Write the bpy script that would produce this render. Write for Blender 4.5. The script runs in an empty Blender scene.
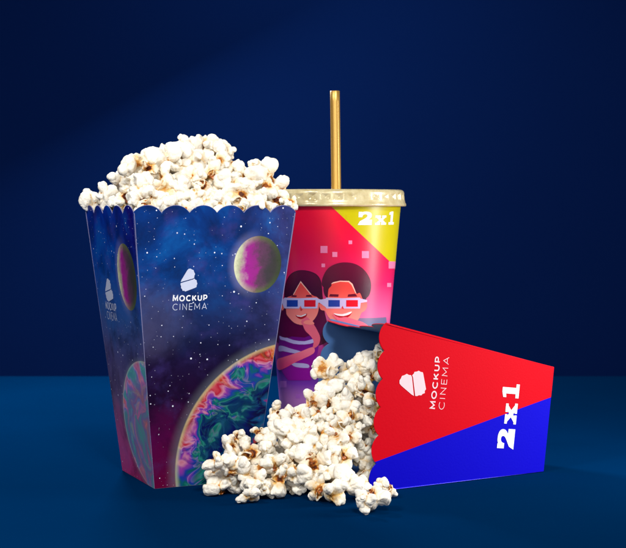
import bpy, bmesh, math, random
import numpy as np
from mathutils import Vector, Matrix, Quaternion, noise as mnoise
from mathutils.geometry import delaunay_2d_cdt

# ------------------------------------------------------------------ set-up
S = 0.00065                       # metres per working unit
F, HOR, CX, EYE = 1400.0, 208.0, 313.0, 281.0   # lens, eye level, centre, eye height
sc = bpy.context.scene
COL = sc.collection
random.seed(4)

def srgb(r, g, b, k=1.0):
    f = lambda c: (c/12.92 if c <= .04045 else ((c+.055)/1.055)**2.4)
    return (f(r/255)*k, f(g/255)*k, f(b/255)*k, 1.0)

def W(x, y, z):                   # working units -> world metres (table top at z = 0)
    return Vector((x*S, y*S, z*S))
def ray(px, py):                  # a line of sight in working units from the eye (0,0,EYE)
    return Vector(((px-CX)/F, 1.0, -(py-HOR)/F))
EYEP = Vector((0, 0, EYE))

# ------------------------------------------------------------------ node helper
class NT:
    def __init__(s, name):
        s.m = bpy.data.materials.new(name); s.m.use_nodes = True
        s.t = s.m.node_tree; s.n = s.t.nodes; s.l = s.t.links
        s.p = s.n['Principled BSDF']
    def put(s, sock, v):
        if hasattr(v, 'is_output'): s.l.new(v, sock)
        else: sock.default_value = v
    def math(s, op, a, b=None, clamp=False):
        n = s.n.new('ShaderNodeMath'); n.operation = op; n.use_clamp = clamp
        s.put(n.inputs[0], a)
        if b is not None: s.put(n.inputs[1], b)
        return n.outputs[0]
    def mix(s, f, a, b, mode='MIX'):
        n = s.n.new('ShaderNodeMix'); n.data_type = 'RGBA'; n.blend_type = mode
        s.put(n.inputs[0], f); s.put(n.inputs[6], a); s.put(n.inputs[7], b)
        return n.outputs[2]
    def ramp(s, f, stops, interp='LINEAR'):
        n = s.n.new('ShaderNodeValToRGB'); r = n.color_ramp; r.interpolation = interp
        while len(r.elements) < len(stops): r.elements.new(1.0)
        for e, (p, c) in zip(r.elements, stops): e.position = p; e.color = c if len(c) == 4 else (*c, 1)
        s.put(n.inputs[0], f); return n.outputs[0]
    def sstep(s, v, a, b):
        n = s.n.new('ShaderNodeMapRange'); n.interpolation_type = 'SMOOTHSTEP'
        s.put(n.inputs[0], v); n.inputs[1].default_value = a; n.inputs[2].default_value = b
        return n.outputs[0]
    def noise(s, vec, scale, detail=4, rough=.55, dist=0.0, color=False):
        n = s.n.new('ShaderNodeTexNoise'); s.l.new(vec, n.inputs['Vector'])
        n.inputs['Scale'].default_value = scale; n.inputs['Detail'].default_value = detail
        n.inputs['Roughness'].default_value = rough; n.inputs['Distortion'].default_value = dist
        return n.outputs['Color' if color else 'Fac']
    def obj(s, k=1.0/S):          # object coordinates in working units
        tc = s.n.new('ShaderNodeTexCoord'); v = s.n.new('ShaderNodeVectorMath'); v.operation = 'SCALE'
        s.l.new(tc.outputs['Object'], v.inputs[0]); v.inputs[3].default_value = k
        return v.outputs[0]
    def sep(s, v):
        n = s.n.new('ShaderNodeSeparateXYZ'); s.l.new(v, n.inputs[0]); return n.outputs
    def vadd(s, a, b):
        n = s.n.new('ShaderNodeVectorMath'); n.operation = 'ADD'; s.put(n.inputs[0], a); s.put(n.inputs[1], b); return n.outputs[0]
    def vmul(s, a, v):
        n = s.n.new('ShaderNodeVectorMath'); n.operation = 'MULTIPLY'; s.put(n.inputs[0], a); s.put(n.inputs[1], v); return n.outputs[0]
    def vscale(s, a, k):
        n = s.n.new('ShaderNodeVectorMath'); n.operation = 'SCALE'; s.put(n.inputs[0], a); s.put(n.inputs[3], k); return n.outputs[0]
    def bump(s, h, strength, dist):
        n = s.n.new('ShaderNodeBump'); n.inputs['Strength'].default_value = strength
        n.inputs['Distance'].default_value = dist; s.put(n.inputs['Height'], h)
        s.l.new(n.outputs[0], s.p.inputs['Normal'])
    def set(s, **k):
        for a, v in k.items(): s.put(s.p.inputs[a.replace('_', ' ')], v)
        return s.m
    def paper(s, amt=.12, scale=.35):
        o = s.obj(); s.bump(s.noise(o, scale, 5, .65), amt, .0006)

def plain(name, col, rough=.5, **k):
    t = NT(name); o = t.obj()
    n = t.noise(o, .12, 5)
    c = t.mix(t.math('MULTIPLY', n, .10), col, (0, 0, 0, 1))
    t.set(Base_Color=c, Roughness=rough, **k); t.paper(.08)
    return t.m

# ------------------------------------------------------------------ object helper
def new_obj(name, me, mats=(), parent=None):
    o = bpy.data.objects.new(name, me); COL.objects.link(o)
    if me is not None:
        for m in mats: me.materials.append(m)
    if parent is not None: o.parent = parent
    return o
def tag(o, label=None, cat=None, group=None, kind=None):
    if label: o['label'] = label
    if cat: o['category'] = cat
    if group: o['group'] = group
    if kind: o['kind'] = kind
    return o
def mesh_from(name, verts, faces, smooth=False, mi=None):
    me = bpy.data.meshes.new(name); me.from_pydata([tuple(v) for v in verts], [], faces)
    if smooth: me.polygons.foreach_set('use_smooth', [True]*len(me.polygons))
    if mi: me.polygons.foreach_set('material_index', mi)
    me.update(); return me

# ------------------------------------------------------------------ materials
M_edge = plain('cut_paper_edge', srgb(120, 118, 158), .6); M_edge_blue = plain('blue_card_edge', srgb(84, 112, 160), .6)
M_white = plain('white_print_ink', srgb(236, 236, 240), .45)
M_rosewhite = plain('pale_rose_ink', srgb(236, 190, 196), .45)
M_iceblue = plain('pale_ice_ink', srgb(200, 206, 228), .45)
M_inner = plain('slate_blue_inner_card', srgb(66, 112, 172), .55)
M_inner_dark = plain('navy_inner_card', srgb(14, 22, 60), .6)

def galaxy(name, small, big, kind):
    """small/big: (cx, cy, rx, ry) in the panel's own plane"""
    t = NT(name); o = t.obj(); x, y, z = t.sep(o)
    n1 = t.noise(o, .012, 6, .6, .6); n2 = t.noise(o, .03, 6, .6)
    yy = t.math('ADD', t.math('DIVIDE', y, 290.0), t.math('MULTIPLY', t.math('SUBTRACT', n1, .5), .32))
    if kind == 'front':
        base = t.ramp(yy, [(0, srgb(104, 0, 50)), (.16, srgb(80, 0, 64)), (.30, srgb(32, 0, 42)), (.46, srgb(20, 10, 52)),
                           (.60, srgb(20, 38, 88)), (.75, srgb(0, 54, 122)), (.95, srgb(0, 50, 122))])
        gx = t.math('ADD', t.math('DIVIDE', x, 170.0), t.math('MULTIPLY', t.math('SUBTRACT', n2, .5), .5))
        right = t.math('MULTIPLY', t.sstep(gx, .05, .5), t.sstep(yy, .3, .6))
        base = t.mix(t.math('MULTIPLY', right, .75), base, srgb(50, 52, 104))
        hx = t.math('ADD', t.math('DIVIDE', x, 60.0), 1.25); hy = t.math('DIVIDE', t.math('SUBTRACT', y, 170.0), 45.0)
        hz = t.math('ADD', t.math('MULTIPLY', hx, hx), t.math('MULTIPLY', hy, hy))
        hz = t.math('MULTIPLY', t.sstep(hz, 1.2, 0.0), t.math('MULTIPLY', n2, .8))
        base = t.mix(hz, base, srgb(84, 82, 116))
    else:  # side print: greyish grazing sheen painted into the paler lower colours
        base = t.ramp(yy, [(0, srgb(176, 50, 116)), (.12, srgb(166, 70, 130)), (.26, srgb(104, 84, 122)), (.44, srgb(74, 72, 120)),
                           (.58, srgb(46, 84, 150)), (.76, srgb(8, 70, 160)), (.98, srgb(4, 44, 150))])
        gx = t.sstep(x, 10, 70)
        base = t.mix(t.math('MULTIPLY', gx, t.math('MULTIPLY', t.sstep(yy, .5, .85), .85)), base, srgb(16, 4, 110))
    n3 = t.noise(o, .016, 6, .62, .4)
    base = t.mix(t.math('MULTIPLY', t.sstep(n3, .56, .36), .55), base, (0, 0, .012, 1))
    base = t.mix(t.math('MULTIPLY', t.math('MULTIPLY', t.sstep(n3, .5, .72), t.sstep(yy, .5, .9)), .6), base, srgb(10, 110, 190))
    cl = t.math('MULTIPLY', t.sstep(n2, .5, .75), .35)
    base = t.mix(cl, base, srgb(70, 56, 130))
    # stars
    for sc_, th, br, k, pk in ((.10, .075, .8, 3.1, .66), (.045, .045, 1.0, 9.7, .45), (.17, .075, .4, 5.3, .7)):
        v = t.n.new('ShaderNodeTexVoronoi'); v.inputs['Scale'].default_value = sc_; v.voronoi_dimensions = '2D'
        t.l.new(t.vadd(o, (k*13, k*7, 0)), v.inputs['Vector'])
        pick = t.sep(v.outputs['Color'])
        rad = t.math('MULTIPLY', pick[1], th)
        st = t.math('MULTIPLY', t.math('LESS_THAN', v.outputs['Distance'], rad), t.math('GREATER_THAN', pick[0], pk))
        base = t.mix(t.math('MULTIPLY', st, br), base, srgb(226, 228, 246))
    def ell(c):
        dx = t.math('DIVIDE', t.math('SUBTRACT', x, c[0]), c[2]); dy = t.math('DIVIDE', t.math('SUBTRACT', y, c[1]), c[3])
        return dx, dy, t.math('SQRT', t.math('ADD', t.math('MULTIPLY', dx, dx), t.math('MULTIPLY', dy, dy)))
    # small planet: printed globe, pale limb on the left, magenta continents, olive far side
    dx, dy, r = ell(small)
    halo = t.math('MULTIPLY', t.sstep(r, 1.35, .95), t.sstep(dx, .4, -1.0))
    base = t.mix(t.math('MULTIPLY', halo, .45), base, srgb(130, 130, 176))
    nn = t.noise(o, .06, 7, .7)
    ddx = t.math('ADD', dx, t.math('MULTIPLY', t.math('SUBTRACT', nn, .5), 1.1))
    pc = t.ramp(t.math('ADD', t.math('MULTIPLY', ddx, .5), .5),
                [(0, srgb(206, 206, 166)), (.1, srgb(170, 172, 140)), (.2, srgb(170, 110, 150)), (.28, srgb(158, 34, 140)), (.44, srgb(140, 40, 122)),
                 (.55, srgb(92, 56, 84)), (.75, srgb(60, 54, 60)), (1, srgb(50, 54, 44))])
    pc = t.mix(t.math('MULTIPLY', t.sstep(r, .72, 1.0), .6), pc, t.ramp(t.math('ADD', t.math('MULTIPLY', dx, .5), .5), [(0, srgb(226, 226, 196)), (.5, srgb(94, 120, 50)), (1, srgb(50, 62, 44))]))
    pc = t.mix(t.math('MULTIPLY', t.sstep(t.noise(o, .2, 6, .8), .5, .7), .35), pc, srgb(40, 44, 30))
    base = t.mix(t.sstep(r, 1.015, .985), base, pc)
    # big planet: marbled, warm limb, green and blue heart
    dx, dy, r = ell(big)
    halo = t.sstep(r, 1.09, .99)
    base = t.mix(t.math('MULTIPLY', halo, .2), base, srgb(150, 160, 170))
    w1 = t.noise(o, .016, 2, .45, 0, True); w = t.vadd(o, t.vscale(w1, 90.0))
    w2 = t.noise(w, .034, 2, .45, 0, True); w = t.vadd(w, t.vscale(w2, 40.0))
    m1 = t.noise(w, .026, 3, .5, .3); m2 = t.noise(w, .034, 3, .5, 1.2)
    diag = t.math('SUBTRACT', t.math('MULTIPLY', dx, .62), t.math('MULTIPLY', dy, .38))
    low_ = t.math('MULTIPLY', t.sstep(dy, .35, -.2), .22)
    m1 = t.noise(w if kind == 'front' else t.vmul(w, (2.2, .8, 1)), .026, 3, .5, .3)
    q = t.math('ADD', t.math('ADD', t.math('ADD', t.math('MULTIPLY', t.math('SUBTRACT', 1.0, r), 1.15), .15), low_), t.math('MULTIPLY', t.math('SUBTRACT', t.math('ADD', t.math('MULTIPLY', m1, .6), t.math('MULTIPLY', t.noise(w, .011, 1), .4)), .5), 2.0))
    pal = t.ramp(q, [(.04, srgb(200, 110, 50)), (.12, srgb(190, 50, 26)), (.20, srgb(216, 90, 100)), (.27, srgb(190, 20, 60)), (.33, srgb(214, 140, 170)), (.37, srgb(150, 60, 170)),
                     (.43, srgb(30, 60, 170)), (.49, srgb(2, 104, 96)), (.525, srgb(40, 140, 130)), (.55, srgb(4, 70, 100)), (.64, srgb(2, 22, 100)), (.72, srgb(2, 8, 66)), (.79, srgb(10, 90, 150)), (.84, srgb(140, 40, 130)), (.90, srgb(220, 80, 60)), (.96, srgb(4, 60, 70))])
    vein = t.math('MULTIPLY', t.sstep(t.math('ABSOLUTE', t.math('SUBTRACT', m2, .5)), .04, .0), .38)
    pal = t.mix(vein, pal, t.ramp(q, [(.2, srgb(240, 170, 150)), (.4, srgb(210, 170, 220)), (.55, srgb(40, 110, 150)), (.75, srgb(10, 90, 100))]))
    dk = t.math('MULTIPLY', t.sstep(t.noise(w, .05, 6, .65, .6), .5, .7), .6)
    pal = t.mix(dk, pal, srgb(6, 16, 50))
    shade = t.math('SUBTRACT', dx, t.math('MULTIPLY', dy, .9))
    pal = t.mix(t.sstep(shade, -1.3, 1.3), t.mix(1.0, pal, (.9, .86, .86, 1), 'MULTIPLY'), t.mix(1.0, pal, (.10, .12, .22, 1), 'MULTIPLY'))
    rim = t.math('MULTIPLY', t.sstep(r, .955, 1.0), t.sstep(t.math('ADD', dx, t.math('MULTIPLY', dy, -.3)), .5, -.9))
    pal = t.mix(t.math('MULTIPLY', rim, .7), pal, srgb(190, 194, 140))
    if kind != 'front': pal = t.mix(.42, pal, t.ramp(m1, [(.35, srgb(230, 150, 170)), (.5, srgb(170, 150, 220)), (.62, srgb(120, 210, 210))]))
    base = t.mix(t.sstep(r, 1.006, .992), base, pal)
    t.set(Base_Color=base, Roughness=.5, Specular_IOR_Level=.12)
    g = t.noise(o, .5, 5, .7); t.bump(g, .10, .0008)
    return t.m

def two_tone(name, p, q):
    """red above the line p-q, blue below it, in the panel's plane"""
    t = NT(name); o = t.obj(); x, y, z = t.sep(o)
    d = Vector((q[0]-p[0], q[1]-p[1])).normalized(); nx, ny = -d.y, d.x
    s = t.math('ADD', t.math('MULTIPLY', t.math('SUBTRACT', x, p[0]), nx), t.math('MULTIPLY', t.math('SUBTRACT', y, p[1]), ny))
    c = t.mix(t.sstep(s, -.25, .25), srgb(5, 0, 172), srgb(186, 0, 20))
    t.set(Base_Color=c, Roughness=.6, Specular_IOR_Level=.05); t.bump(t.noise(o, .5, 5, .7), .16, .0008)
    return t.m

# ------------------------------------------------------------------ flat panel with its own frame
class Panel:
    def __init__(s, bl, br, tr, tl):
        bl, br, tr, tl = [Vector(v) for v in (bl, br, tr, tl)]
        s.o = (bl+br)/2; n = ((tr-bl).cross(tl-br)).normalized()
        s.X = (br-bl); s.X = (s.X-n*s.X.dot(n)).normalized(); s.Z = n; s.Y = n.cross(s.X)
        s.c = [s.loc(v) for v in (bl, br, tr, tl)]
    def loc(s, v):
        d = v-s.o; return Vector((d.dot(s.X), d.dot(s.Y)))
    def pix(s, px, py):            # where a line of sight meets the panel
        r = ray(px, py); k = (s.o-EYEP).dot(s.Z)/r.dot(s.Z)
        return s.loc(EYEP+r*k)
    def mat(s):
        m = Matrix.Identity(4)
        for i, a in enumerate((s.X, s.Y, s.Z)):
            for j in range(3): m[j][i] = a[j]
        m.translation = s.o*S
        return m

def arc_edge(a, b, n, depth):
    """scallops from a to b, bulging to the left of travel b->a side given by +normal; tips touch the line"""
    a, b = Vector(a), Vector(b); d = (b-a); L = d.length; d /= L; up = Vector((-d.y, d.x))
    w = L/n; r = (w*w/4+depth*depth)/(2*depth); half = math.asin(min(1, w/2/r)); pts = []
    K = 12
    for i in range(n):
        for k in range(K+1):
            if k == K and i < n-1: continue
            th = -half+2*half*k/K
            pts.append(a+d*(w*(i+.5)+r*math.sin(th))+up*(r*math.cos(th)-r))
    return pts

def make_panel(name, P, root, rootmat, mo, mi_, n, depth, thick=.9, curl=0.0, edge=None):
    bl, br, tr, tl = P.c
    top = arc_edge(tl, tr, n, depth) if n else [tl, tr]
    if n:                                  # arc_edge bulges away from the base when walking tl -> tr
        pass
    # side edge points so the sheet can curl
    nseg = 8
    left = [bl.lerp(top[0], k/nseg) for k in range(nseg)]
    right = [top[-1].lerp(br, (k+1)/nseg) for k in range(nseg)]
    loop = left+top+right
    N = len(loop)
    hw = abs(tl.x)
    edges = [(i, (i+1) % N) for i in range(N)]
    inner = []
    H = tl.y
    for i in range(1, 14):
        for j in range(1, 16):
            v = i/14; y = v*(H-depth-2); wl = bl.x+(tl.x-bl.x)*v; wr = br.x+(tr.x-br.x)*v
            inner.append(Vector((wl+(wr-wl)*j/16, y)))
    vs, es, fs, *_ = delaunay_2d_cdt([v.copy() for v in loop]+inner, edges, [list(range(N))], 1, 1e-5)
    def zc(p):
        v = max(0, p.y/H); u = (p.x)/(hw+1e-6)
        return curl*(1-u*u)*v*v
    verts, faces, mi = [], [], []
    for p in vs: verts.append((p.x*S, p.y*S, zc(p)*S))
    nv = len(vs)
    for p in vs:
        q = p.x*(1-thick/hw); verts.append((q*S, p.y*S, (zc(p)-thick)*S))
    for f in fs:
        f = list(f); a, b, c = [vs[i] for i in f[:3]]
        if (b-a).cross(c-a) < 0: f.reverse()
        faces.append(f); mi.append(0); faces.append([i+nv for i in reversed(f)]); mi.append(1)
    # boundary
    cnt = {}
    for f in fs:
        f = list(f); a, b, c = [vs[i] for i in f[:3]]
        if (b-a).cross(c-a) < 0: f.reverse()
        for i in range(len(f)): cnt[(f[i], f[(i+1) % len(f)])] = 1
    for (a, b) in list(cnt):
        if (b, a) not in cnt: faces.append([b, a, a+nv, b+nv]); mi.append(2)
    me = mesh_from(name, verts, faces, False, mi)
    o = new_obj(name, me, (mo, mi_, edge or M_edge), root)
    o.matrix_local = rootmat.inverted() @ P.mat()
    bv = o.modifiers.new('edge', 'BEVEL'); bv.width = .4*S; bv.segments = 2; bv.limit_method = 'ANGLE'; bv.angle_limit = math.radians(50); bv.material = 2
    return o

def flat_decal(name, polys, mat, parent, z=.16):
    """polys: list of outlines (list of 2D points in the parent's plane)"""
    verts, faces = [], []
    for pl in polys:
        n = len(pl); vs, es, fs, *_ = delaunay_2d_cdt([Vector(p) for p in pl], [(i, (i+1) % n) for i in range(n)], [list(range(n))], 1, 1e-6)
        b = len(verts); verts += [(v.x*S, v.y*S, z*S) for v in vs]
        for f in fs:
            f = list(f)
            if (vs[f[1]]-vs[f[0]]).cross(vs[f[2]]-vs[f[0]]) < 0: f.reverse()
            faces.append([i+b for i in f])
    return new_obj(name, mesh_from(name, verts, faces), (mat,), parent)

def arcp(cx, cy, rx, ry, a0, a1, n=18):
    return [(cx+rx*math.cos(math.radians(a0+(a1-a0)*i/n)), cy+ry*math.sin(math.radians(a0+(a1-a0)*i/n))) for i in range(n+1)]
# geometric capitals as pen strokes, cap height 1: (advance, strokes, closed?)
STROKES = {
 'M': (1.22, [([(.0, 0), (.03, 1), (.48, .25), (.93, 1), (.96, 0)], 0)]),
 'O': (1.26, [(arcp(.5, .5, .5, .5, 0, 360, 36)[:-1], 1)]),
 'C': (1.12, [(arcp(.5, .5, .5, .5, 48, 312, 28), 0)]),
 'K': (.98, [([(0, 0), (0, 1)], 0), ([(.70, 1), (.03, .33)], 0), ([(.26, .56), (.74, 0)], 0)]),
 'U': (1.04, [([(0, 1), (0, .38)]+arcp(.37, .38, .37, .38, 180, 360, 16)[1:]+[(.74, 1)], 0)]),
 'P': (.86, [([(0, 0), (0, 1), (.34, 1)]+arcp(.34, .68, .32, .32, 90, -90, 14)[1:]+[(.03, .36)], 0)]),
 'I': (.32, [([(0, 0), (0, 1)], 0)]),
 'N': (1.04, [([(0, 0), (0, 1), (.74, 0), (.74, 1)], 0)]),
 'E': (.82, [([(.58, 0), (0, 0), (0, 1), (.58, 1)], 0), ([(.03, .52), (.52, .52)], 0)]),
 'A': (.90, [([(0, 0), (.43, 1), (.86, 0)], 0), ([(.15, .30), (.71, .30)], 0)]),
}
def ribbon(pts, w, closed):
    P = [Vector(p) for p in pts]; n = len(P); L, R_ = [], []
    for i in range(n):
        a = P[i-1] if (closed or i > 0) else None; b = P[(i+1) % n] if (closed or i < n-1) else None
        d1 = (P[i]-a).normalized() if a is not None else (b-P[i]).normalized()
        d2 = (b-P[i]).normalized() if b is not None else d1
        n1 = Vector((-d1.y, d1.x)); n2 = Vector((-d2.y, d2.x)); m = (n1+n2)
        m = m.normalized() if m.length > 1e-6 else n1
        k = min(2.6, 1/max(.2, m.dot(n1)))
        L.append(P[i]+m*w/2*k); R_.append(P[i]-m*w/2*k)
    return L, R_
def text_decal(name, txt, bl, width, height, mat, parent, weight, gap, z=.16):
    tot = 0; items = []
    for ch in txt:
        adv, st = STROKES[ch]; items.append((tot, st)); tot += adv+gap
    last = STROKES[txt[-1]]; ext = tot-gap-last[0]+{'P': .66, 'A': .86}[txt[-1]]
    kx = (width-weight*height)/ext; ky = height*(1-weight); verts, faces = [], []
    for si, (x0, st) in enumerate(items):
        for sj, (pts, closed) in enumerate(st):
            q = [((x0+p[0])*kx+weight*height/2, p[1]*ky+weight*height/2) for p in pts]
            L, R_ = ribbon(q, weight*height, closed); b = len(verts); n = len(L); zz = z+.03*sj
            verts += [((bl[0]+v.x)*S, (bl[1]+v.y)*S, zz*S) for v in L]+[((bl[0]+v.x)*S, (bl[1]+v.y)*S, zz*S) for v in R_]
            for i in range(n if closed else n-1):
                k = (i+1) % n; faces.append((b+n+i, b+n+k, b+k, b+i))
    return new_obj(name, mesh_from(name, verts, faces), (mat,), parent)

# slab-serif 2, x, 1 drawn in a unit em (height 1)
def bez(p0, p1, p2, p3, n=8):
    return [((1-t)**3*p0[0]+3*(1-t)**2*t*p1[0]+3*(1-t)*t*t*p2[0]+t**3*p3[0],
             (1-t)**3*p0[1]+3*(1-t)**2*t*p1[1]+3*(1-t)*t*t*p2[1]+t**3*p3[1]) for t in [i/n for i in range(n)]]
G2 = ([(0, 0), (.82, 0), (.82, .40), (.60, .40), (.60, .24), (.40, .24)]
      + bez((.40, .24), (.60, .40), (.80, .50), (.80, .70)) + bez((.80, .70), (.80, .92), (.64, 1.0), (.42, 1.0))
      + bez((.42, 1.0), (.30, 1.0), (.26, .97), (.22, .93)) + [(.22, .98), (.03, .98), (.03, .58), (.24, .58)]
      + bez((.24, .58), (.25, .74), (.32, .80), (.41, .80)) + bez((.41, .80), (.49, .80), (.53, .75), (.53, .68))
      + bez((.53, .68), (.53, .52), (.30, .44), (0, .19)))
GX = [(0, 0), (.36, 0), (.36, .14), (.31, .14), (.40, .235), (.49, .14), (.43, .14), (.43, 0), (.84, 0), (.84, .16), (.77, .16), (.56, .36),
      (.75, .55), (.82, .55), (.82, .70), (.48, .70), (.48, .56), (.52, .56), (.43, .465), (.34, .56), (.39, .56), (.39, .70), (.01, .70), (.01, .55), (.09, .55),
      (.28, .345), (.08, .15), (0, .15)]
G1 = [(.02, 0), (.70, 0), (.70, .19), (.52, .19), (.52, 1.0), (.30, 1.0), (.04, .92), (.04, .74), (.22, .77), (.22, .19), (.02, .19)]
def two_by_one(bl, width, height):
    out = []; tot = .82+.20+.84+.20+.58; kx = width/tot
    x = 0
    for g, w in ((G2, .82), (GX, .84), (G1, .70)):
        out.append([(bl[0]+(x+p[0]*(.83 if g is G1 else 1))*kx, bl[1]+p[1]*height) for p in g]); x += w+.20
    return out
# the emblem: two stacked ticket stubs (unit box, y up)
LOGO_A = [(0.0, .40), (.03, .49), (.36, .93), (.43, .98), (.52, 1.0), (.60, .95), (.68, .93), (.76, .84), (.80, .70), (.76, .60), (.68, .57)]
LOGO_B = [(.02, .36), (.68, .53), (.78, .56), (.88, .54), (.93, .44), (1.0, .38), (.98, .28), (1.0, .18), (.93, .12), (.30, .0), (.20, .03), (.10, .03), (.08, .12), (.02, .20), (.03, .28)]
LOGO_A = [(0.0, .42), (.05, .52), (.10, .58), (.36, .92), (.44, .99), (.56, 1.0), (.64, .96), (.74, .93), (.78, .84), (.84, .76), (.80, .68), (.80, .60), (.72, .56)]
LOGO_B = [(.0, .37), (.72, .52), (.80, .56), (.88, .50), (.94, .49), (.96, .40), (1.0, .34), (.96, .26), (.95, .18), (.86, .15), (.30, .0), (.22, .04), (.14, .03), (.10, .11), (.04, .15), (.04, .24), (.0, .30)]
def logo_polys(bl, w, h):
    return [[(bl[0]+p[0]*w, bl[1]+p[1]*h) for p in g] for g in (LOGO_A, LOGO_B)]

def bow(P, o, cu=1.5):
    hw = abs(P.c[3].x); H = P.c[3].y
    for v in o.data.vertices:
        x, y = v.co.x/S, v.co.y/S; vv = max(0, y/H); v.co.z += cu*(1-(x/hw)**2)*vv*vv*S
def sub_bow(P, o):
    bm = bmesh.new(); bm.from_mesh(o.data); bmesh.ops.triangulate(bm, faces=bm.faces[:])
    for _ in range(2):
        bmesh.ops.subdivide_edges(bm, edges=[ed for ed in bm.edges if ed.calc_length() > 4*S], cuts=1); bmesh.ops.triangulate(bm, faces=bm.faces[:])
    bm.to_mesh(o.data); bm.free(); bow(P, o)
# ================================================================== the standing galaxy box
YAW = .43; WT, WB, HH = 173.3, 109.3, 284.0
def rz(v, a): return Vector((v[0]*math.cos(a)-v[1]*math.sin(a), v[0]*math.sin(a)+v[1]*math.cos(a), v[2]))
base0 = Vector((-158.7, 1400.0, 0))
bc = base0-rz((-WB/2, -WB/2, 0), YAW)
def sb(x, y, z): return bc+rz((x, y, z), YAW)
B = [sb(-WB/2, -WB/2, 0), sb(WB/2, -WB/2, 0), sb(WB/2, WB/2, 0), sb(-WB/2, WB/2, 0)]
T = [sb(-WT/2, -WT/2, HH), sb(WT/2, -WT/2, HH), sb(WT/2, WT/2, HH), sb(-WT/2, WT/2, HH)]

gbox = new_obj('popcorn_box', None); gbox.location = bc*S; gbox.rotation_euler = (0, 0, YAW)
tag(gbox, 'tall upright popcorn box printed with stars and planets, heaped full', 'popcorn box')
gm = Matrix.Translation(bc*S) @ Matrix.Rotation(YAW, 4, 'Z')
Pf = Panel(B[0], B[1], T[1], T[0]); Pl = Panel(B[3], B[0], T[0], T[3]); Pr = Panel(B[1], B[2], T[2], T[1]); Pb = Panel(B[2], B[3], T[3], T[2])
def ellipse_on(P, cx, cy, rx, ry):
    c = P.pix(cx, cy); return (c.x, c.y, abs(P.pix(cx-rx, cy).x-P.pix(cx+rx, cy).x)/2, abs(P.pix(cx, cy-ry).y-P.pix(cx, cy+ry).y)/2)
smf = ellipse_on(Pf, 257.6, 264.3, 23.7, 28.3); bgf = ellipse_on(Pf, 291, 459, 111, 116)
sml = ellipse_on(Pl, 127.4, 277, 8.6, 33.0); bgl = ellipse_on(Pl, 151, 428, 27, 63)
M_gf = galaxy('galaxy_print_front', smf, bgf, 'front'); M_gl = galaxy('galaxy_print_side', sml, bgl, 'side')
front = make_panel('front_panel', Pf, gbox, gm, M_gf, M_inner_dark, 6, 7.2, curl=1.5)
left = make_panel('side_panel', Pl, gbox, gm, M_gl, M_inner_dark, 5, 8.5, curl=1.5)
make_panel('side_panel', Pr, gbox, gm, M_gl, M_inner_dark, 5, 8.5)
make_panel('back_panel', Pb, gbox, gm, M_gf, M_inner_dark, 6, 7.2)
Pbase = Panel(B[3]+Vector((0, 0, 1.2)), B[2]+Vector((0, 0, 1.2)), B[1]+Vector((0, 0, 1.2)), B[0]+Vector((0, 0, 1.2)))
def inset(P, d): P.c = [Vector((c.x-math.copysign(d, c.x), c.y+(d if i < 2 else -d))) for i, c in enumerate(P.c)]
inset(Pbase, 1.5); make_panel('bottom_panel', Pbase, gbox, gm, M_inner_dark, M_inner_dark, 0, 0)
a = Pf.pix(172.3, 301.6); b = Pf.pix(207, 300); text_decal('lettering', 'MOCKUP', a, (b-a).length, 6.3, M_white, front, .20, .24)
a = Pf.pix(172.3, 310.3); b = Pf.pix(206.5, 308.8); text_decal('lettering', 'CINEMA', a, (b-a).length, 6.6, M_iceblue, front, .085, .20)
a = Pf.pix(180, 291.5); b = Pf.pix(197.7, 268.3); flat_decal('logo', logo_polys(a, b.x-a.x, b.y-a.y), M_iceblue, front)
def label_on(P, x0, x1, y0, y1):
    a = P.pix(x0, y1); b = P.pix(x1, y0); return a, b.x-a.x, b.y-a.y
a, w, h = label_on(Pl, 106.5, 116.5, 303.5, 309.0); text_decal('lettering', 'MOCKUP', a, w, h, M_iceblue, left, .15, .24)
a, w, h = label_on(Pl, 108, 117, 313.0, 319.0); text_decal('lettering', 'CINEMA', a, w, h, M_iceblue, left, .085, .20)
a, w, h = label_on(Pl, 107, 112.2, 279, 301); flat_decal('logo', logo_polys(a, w, h), M_iceblue, left)
for P_, par_ in ((Pf, front), (Pl, left)):
    for o_ in COL.objects:
        if o_.parent == par_: sub_bow(P_, o_)

# ================================================================== the fallen red and blue box
def on_table(px, py):
    r = ray(px, py); k = EYE/-r.z; return EYEP+r*k
fA = on_table(368, 493); fB = on_table(543.8, 472)
fA.z = fB.z = 0.6
nn = (fB-fA).cross(Vector((0, 0, 1))).normalized()
def on_near(px, py):
    r = ray(px, py); k = (fA-EYEP).dot(nn)/r.dot(nn); return EYEP+r*k
fD = on_near(380, 322); fC = on_near(554.3, 367)
e = (fB-fA); e.z = 0; LAB = e.length; e.normalize()
ang = math.atan2(e.y, e.x)-math.radians(8); perp = Vector((-math.sin(ang), math.cos(ang), 0))
s_of = lambda P: (P-fA).dot(e)
sD, sC = s_of(fD), s_of(fC)
wid = lambda s: 147+(84-147)*(s-sD)/(sC-sD)
fA2 = fA+perp*wid(0); fB2 = fB+perp*wid(LAB); fD2 = fD+perp*wid(sD); fD2.z -= 7; fC2 = fC+perp*wid(sC); fC2.z -= 4
fbox = new_obj('popcorn_box', None); fc = (fA+fB+fA2+fB2)/4; fc.z = 0; fbox.location = fc*S; fbox.rotation_euler = (0, 0, ang)
tag(fbox, 'red and blue popcorn box lying on its side, mouth towards the spilled popcorn', 'popcorn box')
fm = Matrix.Translation(fc*S) @ Matrix.Rotation(ang, 4, 'Z')
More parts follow.
